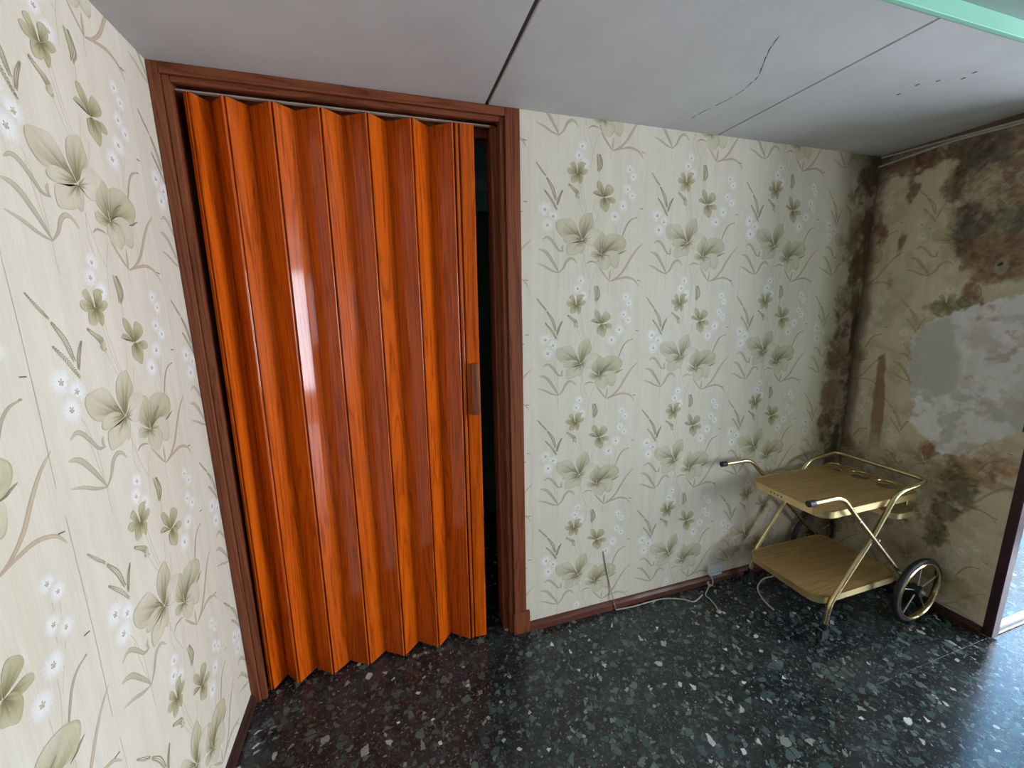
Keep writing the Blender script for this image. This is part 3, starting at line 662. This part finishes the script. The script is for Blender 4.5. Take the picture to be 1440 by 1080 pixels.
# ------------------------------------------------------------------ door frame
tr = empty('trim_2', (.64, 0, 0), 'brown mahogany frame around the folding door', 'door frame', kind='structure')
obj('casing', B(1.210, 1.275, -.006, .14, 0, H-.0005, bevel=.003, seg=2), MAT['frame'], tr)
obj('casing', B(.0005, .033, -.006, .14, 0, H-.0005, bevel=.003, seg=2), MAT['frame'], tr)
obj('header', B(.033, 1.210, -.006, .14, 2.466, H-.0005, bevel=.003, seg=2), MAT['frame_x'], tr)
obj('stop', B(.0332, .056, .004, .020, 0, 2.4658, bevel=.003, seg=2), MAT['frame'], tr)
obj('stop', B(1.190, 1.2098, .006, .14, 0, 2.4658, bevel=.003, seg=2), MAT['frame'], tr); obj('stop', B(.056, 1.190, .006, .026, 2.447, 2.4658, bevel=.003, seg=2), MAT['frame_x'], tr)
obj('jamb_lining', B(.0332, .049, .020, .14, 0, 2.4658, bevel=.002), MAT['frame'], tr); obj('jamb_lining', B(1.162, 1.190, .045, .14, 0, 2.447, bevel=.003), MAT['frame'], tr)
obj('head_lining', B(.049, 1.162, .105, .14, 2.415, 2.4658, bevel=.003), MAT['frame_x'], tr)
obj('plinth_block', B(1.204, 1.293, -.014, .010, 0, .125, bevel=.004, seg=2), MAT['frame'], tr)

# ------------------------------------------------------------------ accordion door
YR, ZB, ZT = .032, .012, 2.434
dr = empty('door_1', (.58, .05, 0), 'glossy orange brown accordion door of folded wooden panels, nearly closed', 'folding door', kind='structure')
obj('track', B(.05, 1.189, .050, .066, 2.4415, 2.447, bevel=.001), MAT['track'], dr)
LEAN = lambda z: .010*(z/1.2-1)+.003            # the whole leaf hangs a little out of true
def door_part(name, bm, mat, parent):
    for v in bm.verts: v.co.x += LEAN(v.co.z)
    return obj(name, bm, mat, parent, smooth=True)
ridge = [.079, .187, .333, .493, .658, .824, .989]
PW = .098
def facet(xa, xb, depth, flip, seg=3):
    """panel profile from a ridge (xa, front) to a valley (xb, back)"""
    pts = []
    for i in range(seg+1):
        t = i/seg; pts.append((xa+(xb-xa)*t, YR+depth*t))
    return pts
def ribbon(pts, th):
    out = []
    for i, p in enumerate(pts):
        a, b = Vector(pts[max(i-1, 0)]), Vector(pts[min(i+1, len(pts)-1)]); d = (b-a).normalized(); n = Vector((-d.y, d.x))
        if n.y < 0: n = -n
        out.append((p[0]+n.x*th, p[1]+n.y*th))
    return pts+out[::-1]
def panel(pts, dz=0.0):
    return door_part('panel', prism(new(), ribbon(pts, .006), ZB+dz, ZT+dz), MAT['panel'], dr)
for i in range(len(ridge)):
    g = .0056
    xa = ridge[i]
    if i < len(ridge)-1:
        xb = ridge[i+1]; xm = xa+.43*(xb-xa); dep = (.066, .0620, .0550, .0570, .0640, .0680)[i]
        panel(facet(xa+g, xm, dep, 1)); panel(facet(xb-g, xm, dep, -1)[::-1])
        # bead at the front end of the left-facing panel, hinge strip in the groove
        door_part('bead', cyl(new(), (xb-g-.001, YR+.001, ZB), (xb-g-.001, YR+.001, ZT), .0042, 10), MAT['panel'], dr)
    else:
        door_part('edge_strip', B(xa+.005, xa+.018, YR-.003, YR+.03, ZB, ZT, bevel=.003, seg=2), MAT['panel'], dr)
    door_part('hinge', B(xa-.005, xa+.006, YR+.007, YR+.012, ZB, ZT), MAT['hinge'], dr)
panel([(.0465, YR+.05), (.058, YR+.022), (.066, YR+.004), (.0745, YR)])
post = door_part('lead_post', prism(new(), [(1.013, YR+.004), (1.016, YR), (1.068, YR-.004), (1.072, YR), (1.072, YR+.035), (1.013, YR+.035)], ZB, ZT), MAT['panel'], dr)
door_part('hinge', B(1.0055, 1.0145, YR+.006, YR+.012, ZB, ZT), MAT['hinge'], dr)
hp = new(); box(hp, 1.028, 1.066, YR-.022, YR-.010, 1.205, 1.445, bevel=.004, seg=2); box(hp, 1.048, 1.060, YR-.012, YR-.003, 1.215, 1.435)
door_part('handle', hp, MAT['frame'], post); door_part('latch', B(1.060, 1.0695, YR-.007, YR-.002, 1.325, 1.350, bevel=.001), MAT['steel'], post)

# ------------------------------------------------------------------ serving trolley
YN, YFAR = -.535, -.082
tl = empty('serving_trolley', (2.95, -.31, 0), 'pale brass serving trolley with two wooden trays and large spoked wheels', 'trolley')
TR = .0115
def loop_ring(bm, lp, w, z0, z1):
    """band of thickness w standing around a rounded outline"""
    cx = sum(p[0] for p in lp)/len(lp); cy = sum(p[1] for p in lp)/len(lp); n = len(lp); rows = []
    for i, p in enumerate(lp):
        a, b = Vector(lp[i-1]), Vector(lp[(i+1) % n]); d = (b-a).normalized(); nn = Vector((d.y, -d.x))
        q = Vector(p); o_ = q+nn*w if (q+nn-Vector((cx, cy))).length > (q-nn-Vector((cx, cy))).length else q-nn*w
        rows.append([bm.verts.new((q.x, q.y, z0)), bm.verts.new((o_.x, o_.y, z0)), bm.verts.new((o_.x, o_.y, z1)), bm.verts.new((q.x, q.y, z1))])
    for i in range(n):
        a, b = rows[i], rows[(i+1) % n]
        for k in range(4): bm.faces.new((a[k], a[(k+1) % 4], b[(k+1) % 4], b[k]))
    bmesh.ops.recalc_face_normals(bm, faces=bm.faces); return bm
def tray(name, x0, x1, ya, yb, zt, rad, holes=(), hgt=.034):
    lp = rrect(x0, x1, ya, yb, rad)
    bd = obj(name, filled([lp]+[[(hx+r*math.cos(t), hy+r*math.sin(t)) for t in [2*math.pi*k/28 for k in range(28)]] for hx, hy, r in holes], zt-.016, zt-.004), MAT['laminate'], tl)
    obj('rim', loop_ring(new(), lp, .004, zt-hgt, zt), MAT['brass_rim'], bd, smooth=True); return bd
hol = [(3.228, -.140, .045), (3.228, -.270, .045), (3.228, -.400, .045)]
top = tray('upper_tray', 2.608, 3.312, -.513, -.092, .700, .065, hol)
for hx, hy, r in hol: obj('bottle_ring', torus(new(), (hx, hy, .707), r+.004, .004, 'z', -.9, 1.9, 22, 8), MAT['brass'], top, smooth=True)
tray('lower_tray', 2.636, 3.238, -.520, -.100, .235, .065)
sub = tray('bottle_shelf', 3.125, 3.312, -.513, -.092, .598, .055, (), .030)
for hy in (-.47, -.135): obj('hanger', cyl(new(), (3.285, hy, .58), (3.285, hy, .69), .004, 8), MAT['brass'], sub, smooth=True)
bm = new()
for k in range(4): cyl(bm, (2.6065, -.235-.020*k, .684), (2.6025, -.235-.020*k, .684), .0042, 8)
obj('screw', bm, MAT['dark'], top)['kind'] = 'stuff'
# frames
b_path = [(2.682, YN, .085), (2.694, YN, .205), (2.931, YN, .518), (3.068, YN, .742), (3.300, YN, .770), (3.300, YFAR, .770), (3.068, YFAR, .742), (2.931, YFAR, .518), (2.712, YFAR, .205), (2.700, YFAR, .085)]
pts = [Vector(b_path[0])]
rad = {1: .05, 3: .06, 4: .05, 5: .05, 6: .06, 8: .05}
full = []
for i, p in enumerate(b_path):
    if i in rad:
        a, b, c = Vector(b_path[i-1]), Vector(p), Vector(b_path[i+1]); d1, d2 = (a-b).normalized(), (c-b).normalized(); k = rad[i]
        full += [(b+d1*k)*(1-t)**2+b*2*t*(1-t)+(b+d2*k)*t*t for t in [j/7 for j in range(8)]]
    else: full.append(Vector(p))
obj('rail_frame', tube(new(), full, TR, 12), MAT['brass'], tl, smooth=True)
HUBX, HUBZ, WR = 3.262, .181, .181
for y, ysgn in ((YN-.020, -1), (YFAR+.020, 1)):
    h = obj('handle_tube', tube(new(), fillet([(2.448, y, .800), (2.640, y, .800), (2.753, y, .682), (HUBX-.005, y, .190)], .055, 7), TR, 12), MAT['brass'], tl, smooth=True)
    obj('grip_cap', cyl(new(), (2.428, y, .800), (2.462, y, .800), .0150, 14), MAT['rubber'], h, smooth=True)
    for q in ((2.931, .524), (2.775, .656)): obj('rivet', cyl(new(), (q[0], y-ysgn*.0, q[1]), (q[0], y+ysgn*.0135, q[1]), .006, 10), MAT['steel'], h)
yw = (YN-.052, YFAR+.046)
obj('axle', cyl(new(), (HUBX, yw[0], HUBZ), (HUBX, yw[1], HUBZ), .007, 12), MAT['steel'], tl, smooth=True)
for y, s in ((yw[0], -1), (yw[1], 1)):
    wh = obj('wheel', torus(new(), (HUBX, y, HUBZ), WR-.014, .014, 'y', n=56, m=12), MAT['rubber'], tl, smooth=True)
    obj('wheel_rim', torus(new(), (HUBX, y+s*.006, HUBZ), WR-.026, .0085, 'y', n=56, m=8, sy=1.5), MAT['brass'], wh, smooth=True)
    hb = new(); cyl(hb, (HUBX, y-.022, HUBZ), (HUBX, y+.022, HUBZ), .028, 20); obj('hub', hb, MAT['rubber'], wh, smooth=True)
    obj('hub_cap', cyl(new(), (HUBX, y+s*.020, HUBZ), (HUBX, y+s*.032, HUBZ), .013, 14, .009), MAT['steel'], wh, smooth=True)
    for k in range(5):
        a = math.radians(18+72*k); c_, s_ = math.cos(a), math.sin(a)
        obj('spoke', cyl(new(), (HUBX+.024*c_, y, HUBZ+.024*s_), (HUBX+(WR-.028)*c_, y, HUBZ+(WR-.028)*s_), .0036, 8), MAT['steel'], wh, smooth=True)
for x, y in ((2.682, YN), (2.700, YFAR)):
    cf = new(); cyl(cf, (x, y, .070), (x, y, .100), .0135, 14)
    for s in (-1, 1): prism(cf, [(x-.034, y+s*.014-.0015), (x+.012, y+s*.014-.0015), (x+.012, y+s*.014+.0015), (x-.034, y+s*.014+.0015)], .022, .074)
    box(cf, x-.020, x+.013, y-.0155, y+.0155, .070, .076)
    cs = obj('caster', cf, MAT['fork'], tl); obj('caster_wheel', torus(new(), (x-.020, y, .029), .018, .011, 'y', n=24, m=10), MAT['rubber'], cs, smooth=True)
    obj('caster_hub', cyl(new(), (x-.020, y-.011, .029), (x-.020, y+.011, .029), .012, 12), MAT['rubber'], cs)

# ------------------------------------------------------------------ socket, wires, crumbs
so = empty('wall_socket', (2.49, -.0, .09), 'small white double socket above the baseboard near the trolley', 'socket')
bodyo = obj('body', B(2.448, 2.536, -.030, .0, .062, .118, bevel=.004, seg=2), MAT['plastic'], so)
bm = new()
for cx in (2.464, 2.492, 2.520):
    for dx in (-.006, .006): cyl(bm, (cx+dx, -.0285, .082), (cx+dx, -.0312, .082), .0028, 8)
obj('socket_hole', bm, MAT['dark'], bodyo)['kind'] = 'stuff'
def wire(name, pts, r, mat, label): return tag(obj(name, tube(new(), smooth_path(pts, 7), r, 8), mat, smooth=True), label, 'wire')
wire('wire', [(1.724, -.004, .371), (1.745, -.004, .258), (1.775, -.005, .13), (1.793, -.018, .045), (1.80, -.022, .006)], .0022, MAT['wire_brown'], 'thin brown wire hanging down the floral wall to the floor')
wire('wire', [(1.80, -.024, .004), (1.86, -.030, .004), (1.923, -.034, .004), (2.02, -.032, .004), (2.101, -.035, .004), (2.159, -.052, .004), (2.221, -.082, .004), (2.256, -.112, .004), (2.299, -.102, .004), (2.348, -.082, .004)], .0034, MAT['wire'], 'dirty white wire lying along the floor by the baseboard')
wire('wire', [(2.458, -.020, .066), (2.470, -.030, .030), (2.455, -.040, .010), (2.425, -.034, .022), (2.428, -.040, .040), (2.42, -.05, .012), (2.364, -.087, .004), (2.361, -.123, .004), (2.354, -.168, .004), (2.34, -.205, .004)], .0034, MAT['wire'], 'short looped white wire dangling from the wall socket')
wire('wire', [(2.900, -.085, .004), (2.877, -.088, .004), (2.81, -.088, .004), (2.732, -.118, .004), (2.685, -.157, .004), (2.652, -.215, .004), (2.637, -.264, .004), (2.633, -.303, .004)], .0046, MAT['wire'], 'curved white wire on the floor under the trolley')
def cable(pts, r, label): return tag(obj('cable', tube(new(), smooth_path(pts, 6), r, 8), MAT['wire'], smooth=True), label, 'cable')
cable([(XR-.014, -.012, 2.489), (XR-.014, -.20, 2.482), (XR-.014, -.34, 2.476), (XR-.014, -.55, 2.466), (XR-.014, -.764, 2.456)], .0048, 'upper white cable running under the ceiling on the damp wall')
cable([(XR-.014, -.006, 2.444), (XR-.014, -.16, 2.455), (XR-.014, -.32, 2.4645), (XR-.014, -.50, 2.457), (XR-.014, -.764, 2.444)], .0052, 'lower white cable sagging under the ceiling on the damp wall')
for k, (x, y, r, lab) in enumerate(((2.331, -.222, .014, 'largest grey plaster crumb on the floor beside the socket wire'), (2.352, -.236, .009, 'small grey plaster crumb beside the largest one'), (2.300, -.240, .008, 'tiny plaster crumb nearest the camera by the socket wire'),
                                    (2.520, -.475, .010, 'small dark crumb on the floor left of the trolley caster'))):
    bm = new(); bmesh.ops.create_icosphere(bm, subdivisions=2, radius=r)
    for v in bm.verts: v.co *= 1+.35*(random.random()-.5); v.co.z *= .6
    zmin = min(v.co.z for v in bm.verts); bmesh.ops.translate(bm, verts=bm.verts, vec=(x, y, -zmin))
    tag(obj('plaster_crumb', bm, MAT['crumb'] if k < 3 else MAT['joint']), lab, 'crumb', 'crumbs on the floor')
